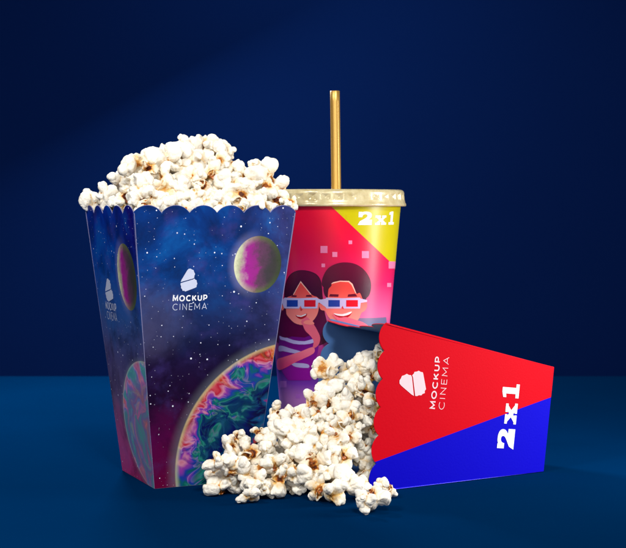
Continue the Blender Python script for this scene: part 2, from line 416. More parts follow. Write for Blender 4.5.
# reader's frame: base edge is "bottom", mouth is "top"
Pn = Panel(fB, fC, fD, fA); Pfar = Panel(fC2, fB2, fA2, fD2); Ptop = Panel(fC, fC2, fD2, fD); Pdn = Panel(fB2, fB, fA, fA2)
l0, l1 = Pn.pix(371, 463), Pn.pix(551.5, 397)
M_rb = two_tone('red_and_blue_print', l0, l1)
M_red = plain('red_print', srgb(225, 6, 32), .4); M_blue = plain('blue_print', srgb(20, 6, 220), .4)
near = make_panel('front_panel', Pn, fbox, fm, M_rb, M_inner, 6, 7.0, curl=1.5, edge=M_rb)
near_curl = 1.5
make_panel('back_panel', Pfar, fbox, fm, M_rb, M_inner, 6, 8.5, curl=2, edge=M_edge_blue)
make_panel('side_panel', Ptop, fbox, fm, M_red, M_inner, 5, 8.5, edge=M_red, curl=-6)
make_panel('side_panel', Pdn, fbox, fm, M_blue, M_inner, 5, 7.5, edge=M_blue)
ex = e*0.0
Pbs = Panel(fB, fB2, fC2, fC)
inset(Pbs, .6); make_panel('bottom_panel', Pbs, fbox, fm, M_red, M_inner, 0, 0, edge=M_red)
# writing on the near panel: up = towards the mouth, x = up the picture; sits on the gently bowed card
def side_label(x0, x1, y0, y1):     # picture box of sideways writing -> origin, width, height
    a = Pn.pix(x1, y1); b = Pn.pix(x0, y0); return a, b.x-a.x, b.y-a.y
a = Pn.pix(434.8, 409); b = Pn.pix(437.2, 356.5); t1 = text_decal('lettering', 'MOCKUP', a, b.x-a.x, 6.9, M_rosewhite, near, .20, .24, .3)
a = Pn.pix(443.6, 409.5); b = Pn.pix(447.4, 357); t2 = text_decal('lettering', 'CINEMA', a, b.x-a.x, 7.2, M_rosewhite, near, .085, .20, .3)
a = Pn.pix(424.6, 396.5); b = Pn.pix(400, 369); t3 = flat_decal('logo', logo_polys(a, b.x-a.x, b.y-a.y), M_rosewhite, near, .3)
a = Pn.pix(513.0, 449.5); b = Pn.pix(519.3, 384.5); a2 = Pn.pix(493, 449); t4 = flat_decal('lettering', two_by_one(a, b.x-a.x, 22.0), M_white, near, .3)
for t_ in (t1, t2, t3, t4): sub_bow(Pn, t_)

# ================================================================== the drinks cup
CD = 1600.0; CUPX = (331-CX)/F*CD; k_ = CD/F
def zpix(py): return EYE-(py-HOR)/F*CD
cup = new_obj('drink_cup', None); cup.location = W(CUPX, CD, 0)
tag(cup, 'tall paper drink cup printed with a couple in 3D glasses under a pale gold lid', 'cup')
ZR = zpix(205.5)                      # under the lid
rt = 69.6*k_; slope = .0925           # radius at the lid, taper
def rad(z): return rt-(ZR-z)*slope
def lathe(name, prof, mats, parent, n=128, fn=None, mi=None, close=False):
    verts, faces, m = [], [], []
    for i, (r, z) in enumerate(prof):
        for j in range(n):
            th = 2*math.pi*j/n; rr = r; zz = z
            if fn: rr, zz = fn(i, th, r, z)
            verts.append((rr*math.cos(th)*S, rr*math.sin(th)*S, zz*S))
    for i in range(len(prof)-1):
        for j in range(n):
            a = i*n+j; b = i*n+(j+1) % n; faces.append((a, b, b+n, a+n)); m.append(mi[i] if mi else 0)
    me = mesh_from(name, verts, faces, True, m)
    return new_obj(name, me, mats, parent)

def cup_mat():
    t = NT('cup_artwork_background'); o = t.obj(); x, y, z = t.sep(o)
    zz = t.math('DIVIDE', z, ZR)
    # heights of picture rows on the near wall
    def hp(py): return max(0, min(1, (EYE-(py-HOR)/F*(CD-62))/ZR))
    n = t.noise(o, .01, 2)
    c = t.ramp(t.math('ADD', zz, t.math('MULTIPLY', t.math('SUBTRACT', n, .5), .03)),
        [(0, srgb(226, 190, 226)), (hp(425), srgb(206, 140, 206)), (hp(402), srgb(196, 124, 210)), (hp(386), srgb(130, 60, 186)), (hp(372), srgb(76, 20, 144)),
         (hp(345), srgb(190, 60, 140)), (hp(318), srgb(226, 96, 150)), (hp(285), srgb(206, 30, 96)), (hp(250), srgb(214, 10, 62)), (hp(225), srgb(232, 8, 48)), (1, srgb(224, 6, 46))])
    t.set(Base_Color=c, Roughness=.34, Specular_IOR_Level=.4, Coat_Weight=.05, Coat_Roughness=.35)
    t.bump(t.noise(o, .4, 5, .7), .05, .0006)
    return t.m
prof = [(rad(0)-3, 3.5), (rad(0)-.8, 2.0), (rad(0)-.6, 0.0), (rad(0)+.3, .4)]+[(rad(z), z) for z in np.linspace(2, ZR+8, 40)]+[(rad(ZR+8)-1.5, ZR+8)]
prof = [(0.5, 3.5)]+prof
body = lathe('cup_wall', prof, (cup_mat(),), cup, 160)

def cone_hit(px, py, off=0.0):
    r = ray(px, py); o = EYEP
    # radius(z) = a + b z
    bq = slope; aq = rt-ZR*slope+off
    ox, oy = o.x-CUPX, o.y-CD
    A = r.x**2+r.y**2-(bq*r.z)**2; Bq = 2*(ox*r.x+oy*r.y-(aq+bq*o.z)*bq*r.z); Cq = ox**2+oy**2-(aq+bq*o.z)**2
    disc = Bq*Bq-4*A*Cq
    if disc < 0: disc = 0
    k = (-Bq-math.sqrt(disc))/(2*A); p = o+r*k
    return math.atan2(p.x-CUPX, -(p.y-CD)), p.z       # angle 0 faces the camera, + to the right
RR = 75.0
def wrap(name, polys, mat, parent, layer, raw=False, step=5.0):
    """polys of picture points laid on the cup wall; several outlines make one mesh"""
    verts, faces = [], []
    for pl in polys:
        q = pl if raw else [cone_hit(*p) for p in pl]
        q = [Vector((t*RR, z)) for t, z in q]
        # densify
        d = []
        for i in range(len(q)):
            a, b = q[i], q[(i+1) % len(q)]; k = max(1, int((b-a).length/3.0))
            d += [a.lerp(b, j/k) for j in range(k)]
        n = len(d)
        x0, x1 = min(v.x for v in d), max(v.x for v in d); y0, y1 = min(v.y for v in d), max(v.y for v in d)
        def inside(p):
            c = False; j = n-1
            for i in range(n):
                if (d[i].y > p.y) != (d[j].y > p.y) and p.x < (d[j].x-d[i].x)*(p.y-d[i].y)/(d[j].y-d[i].y)+d[i].x: c = not c
                j = i
            return c
        g = []
        st = step if (x1-x0) < 150 else 6.0
        xx = x0+st/2
        while xx < x1:
            yy = y0+st
            while yy < y1:
                p = Vector((xx, yy))
                if inside(p): g.append(p)
                yy += st*2
            xx += st
        vs, es, fs, *_ = delaunay_2d_cdt(d+g, [(i, (i+1) % n) for i in range(n)], [list(range(n))], 1, 1e-5)
        b0 = len(verts)
        for v in vs:
            th, z = v.x/RR, v.y; r = rad(z)+.10+.09*layer
            verts.append((r*math.sin(th)*S, -r*math.cos(th)*S, z*S))
        for f in fs:
            f = list(f)
            if (vs[f[1]]-vs[f[0]]).cross(vs[f[2]]-vs[f[0]]) < 0: f.reverse()
            faces.append([i+b0 for i in f])
    return new_obj(name, mesh_from(name, verts, faces, True), (mat,), parent)
def smooth(pts, k=4):               # closed Catmull-Rom through the points
    out = []; n = len(pts)
    for i in range(n):
        p0, p1, p2, p3 = [Vector(pts[(i+j) % n]) for j in (-1, 0, 1, 2)]
        for s_ in range(k):
            t = s_/k
            out.append(tuple(.5*((2*p1)+(-p0+p2)*t+(2*p0-5*p1+4*p2-p3)*t*t+(-p0+3*p1-3*p2+p3)*t**3)))
    return out
def ink(name, c, rough=.32): 
    t = NT(name); o = t.obj(); c2 = tuple(v*.85 for v in c[:3])+(1,)
    t.set(Base_Color=t.mix(t.noise(o, .05, 4), c, c2), Roughness=rough, Specular_IOR_Level=.35, Coat_Weight=.08, Coat_Roughness=.35); t.bump(t.noise(o, .4, 5, .7), .05, .0006); return t.m
def gink(name, py0, c0, py1, c1):   # printed gradient between two picture rows
    t = NT(name); o = t.obj(); z = t.sep(o)[2]
    z0, z1 = [EYE-(p-HOR)/F*(CD-66) for p in (py0, py1)]
    f = t.sstep(z, z0, z1) if z0 < z1 else t.sstep(z, z0, z1)
    t.set(Base_Color=t.mix(f, c0, c1), Roughness=.34, Specular_IOR_Level=.35, Coat_Weight=.08, Coat_Roughness=.35); t.bump(t.noise(o, .4, 5, .7), .05, .0006); return t.m

def A7(pts): return [(275+x/5.69, 255+y/5.69) for x, y in pts]       # close-up of the faces
def A8(pts): return [(270+x/5.486, 320+y/5.486) for x, y in pts]     # close-up of the jumper
yel = ink('yellow_ink', srgb(196, 186, 4)); 
# yellow field: from the diagonal round to the back of the cup
th0, z0 = cone_hit(331.0, 206.5); th1, z1 = cone_hit(397.0, 268.5)
diag_ = [cone_hit(331.0+i*3.1, 206.0+i*2.93) for i in range(21)]
wrap('yellow_field', [[(diag_[0][0], ZR+1)]+diag_+[(diag_[-1][0]+.5, diag_[-1][1]-14), (diag_[-1][0]+1.3, diag_[-1][1]-16), (diag_[-1][0]+1.5, ZR+1)]], yel, body, 0, raw=True)
K = {}
K['hair'] = gink('maroon_hair_ink', 300, srgb(56, 6, 40), 262, srgb(92, 8, 44)); K['hair2'] = gink('plum_hair_ink', 330, srgb(92, 4, 62), 300, srgb(66, 6, 40))
K['skin'] = gink('coral_skin_ink', 325, srgb(250, 140, 130), 285, srgb(222, 70, 62)); K['skin2'] = ink('pink_skin_ink', srgb(244, 106, 132))
K['skin3'] = gink('rose_arm_ink', 372, srgb(246, 72, 132), 345, srgb(250, 128, 150))
K['frame'] = ink('lavender_glasses_ink', srgb(196, 190, 232)); K['lb'] = ink('blue_lens_ink', srgb(26, 62, 160)); K['lr'] = ink('red_lens_ink', srgb(214, 16, 40))
K['brow'] = ink('brow_ink', srgb(96, 10, 40)); K['mouth'] = ink('mouth_ink', srgb(176, 16, 34)); K['teeth'] = ink('teeth_ink', srgb(244, 238, 240))
K['hl'] = ink('hairline_ink', srgb(255, 196, 176)); K['purple'] = gink('purple_jumper_ink', 374, srgb(150, 20, 160), 330, srgb(106, 14, 124))
K['stripe'] = ink('lilac_stripe_ink', srgb(196, 184, 240)); K['slate'] = ink('slate_shirt_ink', srgb(58, 92, 138)); K['grey'] = gink('grey_sleeve_ink', 326, srgb(92, 106, 140), 317, srgb(120, 100, 136))
K['sq'] = ink('pink_square_ink', srgb(236, 130, 170)); K['sq2'] = ink('lilac_square_ink', srgb(190, 110, 220)); K['nose'] = ink('nose_ink', srgb(206, 60, 66))
# one printed picture, built figure by figure
for x, y, w in ((324, 249.5, 7), (334.8, 254.5, 5), (350.3, 242.3, 3.6), (365.3, 254.6, 7), (323.3, 265.4, 3.6), (392, 265, 7), (389, 285, 4)):
    wrap('printed_square', [[(x-w/2, y-w/2), (x+w/2, y-w/2), (x+w/2, y+w/2), (x-w/2, y+w/2)]], K['sq'], body, 1)
for x, y, w in ((283.4, 384.2, 6.6), (298, 396.2, 4.2)):
    wrap('printed_square', [[(x-w/2, y-w/2), (x+w/2, y-w/2), (x+w/2, y+w/2), (x-w/2, y+w/2)]], K['sq2'], body, 1)
wrap('printed_sleeve', [[(352, 318), (386, 317), (387, 326), (387, 345), (352, 345)]], K['grey'], body, 1)
# --- the woman
woman = wrap('printed_woman', [smooth(A7([(52, 255), (56, 180), (78, 122), (112, 94), (158, 86), (210, 96), (245, 118), (264, 158), (272, 240), (282, 320), (300, 400), (306, 480), (230, 520), (60, 520), (0, 470), (14, 380), (40, 310)]))], K['hair2'], body, 1)
wrap('hair', [smooth(A7([(58, 250), (60, 180), (82, 126), (114, 98), (158, 90), (208, 100), (240, 122), (258, 160), (262, 236), (210, 235), (186, 200), (147, 150), (118, 200), (100, 235)]), 2)], K['hair'], woman, 2)
wrap('face', [smooth(A7([(66, 244), (104, 228), (122, 196), (147, 153), (172, 188), (208, 226), (248, 246), (250, 300), (236, 348), (204, 384), (160, 398), (112, 386), (74, 348), (58, 322), (42, 314), (36, 294), (48, 280), (60, 286)]), 3)], K['skin'], woman, 3)
wrap('hair_edge', [A7([(104, 226), (147, 148), (208, 224), (203, 225), (147, 156), (108, 227)])], K['hl'], woman, 4)
wrap('hair_strand', [smooth(A7([(62, 300), (70, 350), (100, 392), (130, 402), (120, 450), (60, 470), (10, 440), (24, 380), (44, 320)]))], K['hair2'], woman, 4)
wrap('jumper', [A8([(52, 75), (75, 70), (120, 90), (190, 96), (240, 78), (275, 95), (262, 180), (238, 240), (225, 330), (100, 330), (60, 270), (48, 180)])], K['purple'], woman, 2)
wrap('stripe', [smooth(A8([(55, 82), (80, 90), (130, 110), (190, 116), (236, 104), (240, 124), (190, 134), (130, 130), (80, 112), (57, 106)]), 2),
                smooth(A8([(50, 142), (72, 142), (120, 158), (170, 172), (170, 184), (118, 180), (72, 170), (50, 172)]), 2),
                smooth(A8([(118, 236), (160, 236), (200, 240), (215, 248), (212, 262), (160, 260), (130, 252)]), 2)], K['stripe'], woman, 3)
wrap('arm', [smooth(A8([(40, 245), (44, 215), (70, 205), (110, 192), (170, 172), (232, 148), (246, 160), (240, 182), (200, 205), (140, 232), (95, 258), (60, 274), (44, 268)]), 3)], K['skin3'], woman, 5)
wrap('forearm', [smooth(A8([(182, 30), (172, 8), (188, -14), (205, -16), (222, 0), (240, 22), (262, 60), (276, 96), (270, 130), (252, 150), (236, 150), (240, 116), (222, 86), (196, 60)]), 3)], K['skin2'], woman, 5)
wrap('finger', [smooth(A7([(164, 388), (172, 374), (196, 370), (214, 376), (224, 392), (196, 396)]), 3)], K['skin'], woman, 6)
def glasses(par, xl, xr, y0, y1, l1, l2, l3, l4, tl, tr):
    g = wrap('glasses', [A7([(tl, y0+14), (xl, y0+6), (xl+6, y0), ((xl+xr)/2, y0+4), (xr-6, y0), (xr, y0+6), (tr, y0+14), (tr, y0+24), (xr, y0+30), (xr-4, y1), (l3-14, y1), (l2+16, y1-16), (l2+6, y1), (xl+6, y1), (xl, y1-8), (tl, y0+26)])], K['frame'], par, 7)
    wrap('lens', [A7([(l1, y0+14), (l2, y0+14), (l2, y1-10), (l1, y1-10)])], K['lb'], g, 8); wrap('lens', [A7([(l3, y0+14), (l4, y0+14), (l4, y1-10), (l3, y1-10)])], K['lr'], g, 8)
glasses(woman, 52, 246, 242, 304, 70, 132, 168, 232, 42, 268)
wrap('brow', [A7([(92, 238), (104, 228), (126, 230), (124, 238)]), A7([(176, 236), (180, 228), (204, 226), (214, 238)])], K['brow'], woman, 6)
wrap('mouth', [smooth(A7([(120, 342), (150, 344), (182, 332), (178, 350), (152, 364), (130, 356)]), 3)], K['mouth'], woman, 6)
wrap('teeth', [A7([(122, 342), (150, 345), (181, 333), (176, 342), (150, 352), (128, 348)])], K['teeth'], woman, 7)
wrap('nose', [smooth(A7([(144, 306), (152, 298), (158, 310), (150, 318)]), 3)], K['nose'], woman, 6)
# --- the man
man = wrap('printed_man', [smooth(A7([(300, 210), (268, 172), (272, 128), (300, 78), (348, 50), (402, 42), (458, 52), (504, 82), (536, 128), (546, 178), (536, 226), (516, 252), (505, 300), (300, 300)]), 4)], K['hair'], body, 4)
wrap('face', [smooth(A7([(300, 240), (306, 190), (326, 158), (370, 148), (420, 150), (446, 180), (462, 220), (482, 216), (500, 256), (520, 266), (522, 296), (508, 318), (490, 330), (472, 368), (430, 392), (380, 392), (330, 378), (300, 346), (284, 318), (262, 312), (252, 288), (262, 268), (290, 268)]), 3)], K['skin'], man, 5)
wrap('hair_edge', [A7([(316, 166), (330, 155), (370, 146), (420, 147), (440, 164), (462, 220), (456, 216), (434, 170), (418, 154), (370, 152), (334, 161)])], K['hl'], man, 6)
wrap('quiff', [smooth(A7([(300, 236), (304, 196), (322, 172), (310, 150), (288, 160), (276, 190), (284, 230)]), 3)], K['hair'], man, 6)
glasses(man, 288, 486, 242, 304, 304, 368, 404, 470, 250, 522)
wrap('brow', [A7([(308, 236), (314, 222), (362, 224), (360, 238)]), A7([(412, 238), (416, 224), (456, 220), (468, 236)])], K['brow'], man, 6)
wrap('mouth', [smooth(A7([(334, 332), (382, 336), (434, 322), (424, 346), (394, 360), (354, 352)]), 3)], K['mouth'], man, 6)
wrap('teeth', [smooth(A7([(334, 331), (382, 336), (434, 321), (424, 336), (388, 347), (350, 342)]), 3)], K['teeth'], man, 7)
wrap('nose', [smooth(A7([(380, 300), (386, 290), (394, 300), (388, 308)]), 3)], K['nose'], man, 6)
wrap('shirt', [smooth([(332, 319), (330, 326), (328, 340), (328, 360), (345, 365), (386, 360), (387, 330), (372, 328), (356, 334), (345, 326)], 3)], K['slate'], man, 6)
wrap('arm', [smooth([(332, 314), (339, 317.5), (346, 317), (356, 320), (364, 323), (370, 329), (362, 335), (352, 334), (344, 328), (338, 321)], 3)], K['skin2'], man, 9)
# 2x1 on the yellow field
ta, za = cone_hit(357.6, 225.0); tb, zb = cone_hit(394.4, 211.5)
wrap('lettering', [[(p[0]/RR, p[1]) for p in g] for g in two_by_one((ta*RR, za), (tb-ta)*RR, zb-za)], ink('white_cup_ink', srgb(248, 248, 240)), body, 2, raw=True, step=3)

# lid: embossed pale-gold cap
ZL = EYE-(190.0-HOR)/F*CD
def lid_mat():
    t = NT('pale_gold_lid'); o = t.obj(); n = t.noise(o, .12, 5, .6)
    c = t.ramp(n, [(.3, srgb(190, 172, 122)), (.7, srgb(216, 204, 162))])
    t.set(Base_Color=c, Metallic=.12, Roughness=.22, Specular_IOR_Level=.5); t.bump(t.noise(o, .12, 3, .5), .12, .0015); return t.m
RL = 74.2*k_
lp = [(rad(ZR)+.6, ZR-.5), (RL-.2, ZR-1.2), (RL+.9, ZR-.4), (RL+.9, ZR+1.6), (RL-.1, ZR+3), (RL-.4, ZR+4.5)]
for k in range(1, 9): lp.append((RL-.6-.10*k, ZR+4.5+k*(ZL-ZR-8)/8))
lp += [(RL-2.0, ZL-1.8), (RL-3.4, ZL-.5), (RL-5.5, ZL), (RL-8, ZL-.6), (RL-10, ZL-4.5), (RL-14, ZL-6), (RL-40, ZL-6), (9.5, ZL-6), (9, ZL-5.2), (5.6, ZL-6.5)]
rnd = random.Random(2); ph = [rnd.uniform(-1, 1) for _ in range(64)]
def lid_fn(i, th, r, z):
    if 5 <= i <= 13:
        u = (i-5)/8; N_ = 36; s_ = th/(2*math.pi)*N_; kk = int(s_) % N_; fr = s_-int(s_)
        tri = 1-abs(2*fr-1); row = 1-abs(2*((u*1.3+ph[kk]*.16) % 1)-1)
        r = r-2.3*max(0, min(tri*1.5, (1-abs(2*u-1))*1.6+.25*ph[kk])-.45)*(1+.4*ph[(kk*7) % 64])*(.7+.5*ph[kk])
    return r, z
lid = lathe('lid', lp, (lid_mat(),), cup, 352, lid_fn)
for p in lid.data.polygons: p.use_smooth = (p.index//352) not in range(5, 13)

# straw
def straw_mat():
    t = NT('gold_straw'); o = t.obj(); x, y, z = t.sep(o)
    an = t.math('ARCTAN2', y, x)
    st = t.math('SINE', t.math('MULTIPLY', an, 5.0))
    c = t.mix(t.sstep(st, .2, .7), srgb(200, 156, 76), srgb(182, 138, 62))
    t.set(Base_Color=c, Metallic=.45, Roughness=.34, Specular_IOR_Level=.5); t.bump(st, .3, .0003); return t.m
zt = EYE-(91-HOR)/F*CD; rs = 5.5
sx_t, sx_b = (334.9-331)/F*CD, (336.2-331)/F*CD
sp = [(rs-1, 0), (rs, 0)]+[(rs, k*(zt-ZL+150)/20) for k in range(1, 20)]+[(rs, zt-ZL+149.6), (rs-.3, zt-ZL+150), (rs-1, zt-ZL+150), (rs-1, zt-ZL+90), (rs-1, 0)]
straw = lathe('drinking_straw', sp, (straw_mat(),), None, 40)
straw.location = W(CUPX+sx_b+.013*150, CD, ZL-150); straw.rotation_euler = (0, math.atan2(sx_t-sx_b, zt-ZL), 0)
tag(straw, 'straight gold straw standing up through the cup lid', 'straw')

# ================================================================== popcorn
def pop_mat():
    t = NT('popped_corn'); o = t.obj(1.0)
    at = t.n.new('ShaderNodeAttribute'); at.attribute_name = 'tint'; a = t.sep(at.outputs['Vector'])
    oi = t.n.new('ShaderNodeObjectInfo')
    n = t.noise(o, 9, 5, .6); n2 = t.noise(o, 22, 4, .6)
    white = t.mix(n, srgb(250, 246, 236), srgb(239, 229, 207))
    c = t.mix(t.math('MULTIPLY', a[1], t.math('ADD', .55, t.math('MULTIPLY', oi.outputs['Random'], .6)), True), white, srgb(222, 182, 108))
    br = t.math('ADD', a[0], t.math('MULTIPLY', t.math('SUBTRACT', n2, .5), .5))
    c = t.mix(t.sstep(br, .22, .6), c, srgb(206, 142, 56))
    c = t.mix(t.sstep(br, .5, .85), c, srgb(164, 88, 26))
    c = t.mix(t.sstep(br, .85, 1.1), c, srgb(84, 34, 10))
    t.set(Base_Color=c, Roughness=.62, Subsurface_Weight=.06, Subsurface_Scale=.0016, Specular_IOR_Level=.28)
    t.p.inputs['Subsurface Radius'].default_value = (1, .75, .45)
    t.bump(t.noise(o, 14, 7, .72, 1.2), .42, .0014)
    return t.m
def hull_mat():
    t = NT('brown_corn_hull'); o = t.obj(1.0); n = t.noise(o, 12, 4)
    t.set(Base_Color=t.ramp(n, [(.3, srgb(96, 38, 8)), (.7, srgb(190, 104, 30))]), Roughness=.3, Coat_Weight=.3); return t.m
M_pop, M_hull = pop_mat(), hull_mat()

def kernel_mesh(seed):
    rnd = random.Random(seed); bm = bmesh.new()
    def rq(): return Quaternion((rnd.gauss(0, 1), rnd.gauss(0, 1), rnd.gauss(0, 1), rnd.gauss(0, 1))).normalized()
    def sph(c, r, sub=3, sq=(1, 1, 1), q=None):
        m = Matrix.Translation(c) @ (q or rq()).to_matrix().to_4x4() @ Matrix.Diagonal((sq[0], sq[1], sq[2], 1))
        bmesh.ops.create_icosphere(bm, subdivisions=sub, radius=r, matrix=m)
    open_ = rnd.random() < .6
    sph(Vector((0, 0, .05)), .15)
    nl = rnd.choice((3, 3, 4, 4, 5)); ph0 = rnd.uniform(0, 6.3)
    for i in range(nl):
        az = ph0+2*math.pi*i/nl+rnd.uniform(-.45, .45); el = rnd.uniform(-.35, .6)
        d = Vector((math.cos(az)*math.cos(el), math.sin(az)*math.cos(el), math.sin(el)))
        r = rnd.uniform(.15, .27); dist = .12+r*rnd.uniform(.55, .85)
        q = d.to_track_quat('X', 'Z') @ Quaternion((1, 0, 0), rnd.uniform(0, 6.3))
        sph(d*dist, r, 3, (rnd.uniform(.8, 1.15), rnd.uniform(.85, 1.15), rnd.uniform(.6, .95)), q)
        for _ in range(rnd.randint(1, 4)):
            e2 = (d+Vector((rnd.gauss(0, .75), rnd.gauss(0, .75), rnd.gauss(0, .6)))).normalized()
            rr = r*rnd.uniform(.38, .75); sph(d*dist+e2*r*rnd.uniform(.55, .85), rr, 3, (rnd.uniform(.8, 1.3), 1, rnd.uniform(.65, 1.0)))
    for _ in range(rnd.randint(1, 3)):
        d = Vector((rnd.gauss(0, .6), rnd.gauss(0, .6), 1)).normalized(); r = rnd.uniform(.15, .25)
        sph(d*rnd.uniform(.14, .26), r, 3, (rnd.uniform(.8, 1.2), rnd.uniform(.8, 1.2), rnd.uniform(.6, .95)))
        if rnd.random() < .7:
            e2 = (d+Vector((rnd.gauss(0, .8), rnd.gauss(0, .8), rnd.gauss(0, .6)))).normalized(); sph(d*.2+e2*r*.8, r*rnd.uniform(.4, .6))
    # thin cupped flakes peeling off the body
    for _ in range(rnd.randint(2, 3)):
        d = Vector((rnd.gauss(0, 1), rnd.gauss(0, 1), rnd.gauss(-.1, .8))).normalized(); R0 = rnd.uniform(.13, .20); tmax = rnd.uniform(1.2, 1.75); th_ = rnd.uniform(.035, .055)
        q = (d+Vector((rnd.gauss(0, .35), rnd.gauss(0, .35), rnd.gauss(0, .35)))).to_track_quat('Z', 'Y'); ns, nr = 22, 9; rings = []
        for k in range(1, nr+1): rings.append((R0, math.pi-tmax*k/nr))
        rings += [(R0-th_, math.pi-tmax*k/nr) for k in range(nr, 0, -1)]
        vs_ = []
        for (rr, tt) in rings:
            row = []
            for j in range(ns):
                a = 2*math.pi*j/ns; wob = 1+.20*math.sin(3*a+seed)*math.sin(tt)+.12*math.sin(5*a+2.1*seed)
                p = Vector((rr*math.sin(tt)*math.cos(a)*wob, rr*math.sin(tt)*math.sin(a)*.85, rr*math.cos(tt)))
                row.append(bm.verts.new(q @ p+d*rnd.uniform(.248, .252)))
            vs_.append(row)
        c0 = bm.verts.new(q @ Vector((0, 0, -R0))+d*.25); c1 = bm.verts.new(q @ Vector((0, 0, -R0+th_))+d*.25)
        for a_, b_ in zip(vs_[:-1], vs_[1:]):
            for j in range(ns): bm.faces.new((a_[j], a_[(j+1) % ns], b_[(j+1) % ns], b_[j]))
        for j in range(ns): bm.faces.new((c0, vs_[0][(j+1) % ns], vs_[0][j])); bm.faces.new((c1, vs_[-1][j], vs_[-1][(j+1) % ns]))
    me = bpy.data.meshes.new('k'); bm.to_mesh(me); bm.free()
    o = bpy.data.objects.new('k', me); COL.objects.link(o)
    m = o.modifiers.new('r', 'REMESH'); m.mode = 'VOXEL'; m.voxel_size = .013
    m = o.modifiers.new('s', 'SMOOTH'); m.factor = .5; m.iterations = 2
    bpy.context.view_layer.update()
    out = bpy.data.meshes.new_from_object(o.evaluated_get(bpy.context.evaluated_depsgraph_get()))
    COL.objects.unlink(o); bpy.data.objects.remove(o); bpy.data.meshes.remove(me)
    n = len(out.vertices); co = np.empty(n*3); out.vertices.foreach_get('co', co); co = co.reshape(-1, 3)
    no = np.empty(n*3); out.vertices.foreach_get('normal', no); no = no.reshape(-1, 3)
    ed = np.empty(len(out.edges)*2, int); out.edges.foreach_get('vertices', ed); ed = ed.reshape(-1, 2)
    off = Vector((seed*3.1, seed*1.7, 0))
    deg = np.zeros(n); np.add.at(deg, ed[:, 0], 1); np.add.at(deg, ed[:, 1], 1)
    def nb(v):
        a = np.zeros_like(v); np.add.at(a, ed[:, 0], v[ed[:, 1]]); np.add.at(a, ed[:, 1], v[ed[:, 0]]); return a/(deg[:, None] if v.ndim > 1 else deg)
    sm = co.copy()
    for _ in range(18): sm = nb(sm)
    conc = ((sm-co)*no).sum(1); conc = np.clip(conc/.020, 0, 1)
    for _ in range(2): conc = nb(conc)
    # papery unevenness, thin folds, and a twist of the whole flake
    dsp = np.array([mnoise.fractal(Vector(c)*6+off, .9, 2.1, 4)*.020-abs(mnoise.noise(Vector(c)*6-off))*.022 for c in co])
    wv = np.array([mnoise.noise_vector(Vector(c)*2.6+off*.7) for c in co])
    co = co+no*dsp[:, None]+wv*.075
    P = np.array((rnd.uniform(-.05, .05), rnd.uniform(-.05, .05), -.08))
    wob = np.array([mnoise.fractal(Vector(c)*5+off*3, .8, 2.0, 3) for c in co])
    d = np.linalg.norm(co-P, axis=1)+wob*.11
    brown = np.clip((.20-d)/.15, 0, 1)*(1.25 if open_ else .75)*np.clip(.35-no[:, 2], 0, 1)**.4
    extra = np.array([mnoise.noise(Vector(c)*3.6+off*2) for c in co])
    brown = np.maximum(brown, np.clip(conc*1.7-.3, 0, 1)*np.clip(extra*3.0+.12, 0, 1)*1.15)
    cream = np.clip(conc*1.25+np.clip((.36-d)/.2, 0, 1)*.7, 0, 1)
    lo, hi = co.min(0), co.max(0); ctr = (lo+hi)/2; k = 1/((hi-lo).mean()); co = (co-ctr)*k
    out.vertices.foreach_set('co', co.ravel())
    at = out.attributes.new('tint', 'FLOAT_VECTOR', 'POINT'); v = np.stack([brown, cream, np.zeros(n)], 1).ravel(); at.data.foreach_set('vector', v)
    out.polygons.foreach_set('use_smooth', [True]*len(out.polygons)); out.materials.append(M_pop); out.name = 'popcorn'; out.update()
    hm = None
    if open_:
        # hull: torn, cupped shell chip lodged in the open side
        bm = bmesh.new(); bmesh.ops.create_uvsphere(bm, u_segments=28, v_segments=20, radius=.11*k)
        az = rnd.uniform(0, 6.3); cut = Vector((math.cos(az), math.sin(az), 0))
        for vtx in [v_ for v_ in bm.verts if v_.co.z > (.0+.08*mnoise.noise(v_.co*16/k+off))*k or v_.co.dot(cut) < (-.03+.07*mnoise.noise(v_.co*20/k-off))*k]: bm.verts.remove(vtx)
        base = (Vector(P)-Vector(ctr))*k
        near_ = co[np.argsort(np.linalg.norm(co-np.array(base+Vector((0, 0, -.12*k))), axis=1))[:30]].mean(0)
        for v_ in bm.verts:
            v_.co *= 1+.25*mnoise.noise(v_.co*11/k+off); v_.co.z *= -.7; v_.co += Vector(near_)+Vector((0, 0, -.065*k))
        hm = bpy.data.meshes.new('hull'); bm.to_mesh(hm); bm.free(); hm.materials.append(M_hull)
        hm.polygons.foreach_set('use_smooth', [True]*len(hm.polygons))
    return out, hm, co
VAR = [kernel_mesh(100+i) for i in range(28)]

placed = []                      # (centre, radius)
rk = random.Random(11)
protos = {}
def rotq(face):
    """face: None = any way up, else the open brown side turns to the viewer by that much"""
    q = Quaternion((rk.gauss(0, 1), rk.gauss(0, 1), rk.gauss(0, 1), rk.gauss(0, 1))).normalized()
    if face is None: return q
    tgt = Vector((rk.gauss(0, .45), -1, .1+rk.gauss(0, .4))).normalized()
    spin = Quaternion(tgt, rk.uniform(0, 6.28))
    return spin @ Vector((0, 0, -1)).rotation_difference(tgt)
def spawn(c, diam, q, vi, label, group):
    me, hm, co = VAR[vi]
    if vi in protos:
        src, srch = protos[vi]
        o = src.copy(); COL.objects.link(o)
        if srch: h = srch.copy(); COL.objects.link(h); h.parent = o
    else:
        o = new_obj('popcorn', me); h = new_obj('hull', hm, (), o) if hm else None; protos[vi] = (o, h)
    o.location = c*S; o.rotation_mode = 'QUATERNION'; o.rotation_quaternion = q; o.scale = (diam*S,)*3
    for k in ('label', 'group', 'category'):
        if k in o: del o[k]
    tag(o, label, 'popcorn', group); placed.append((c.copy(), diam/2)); return o
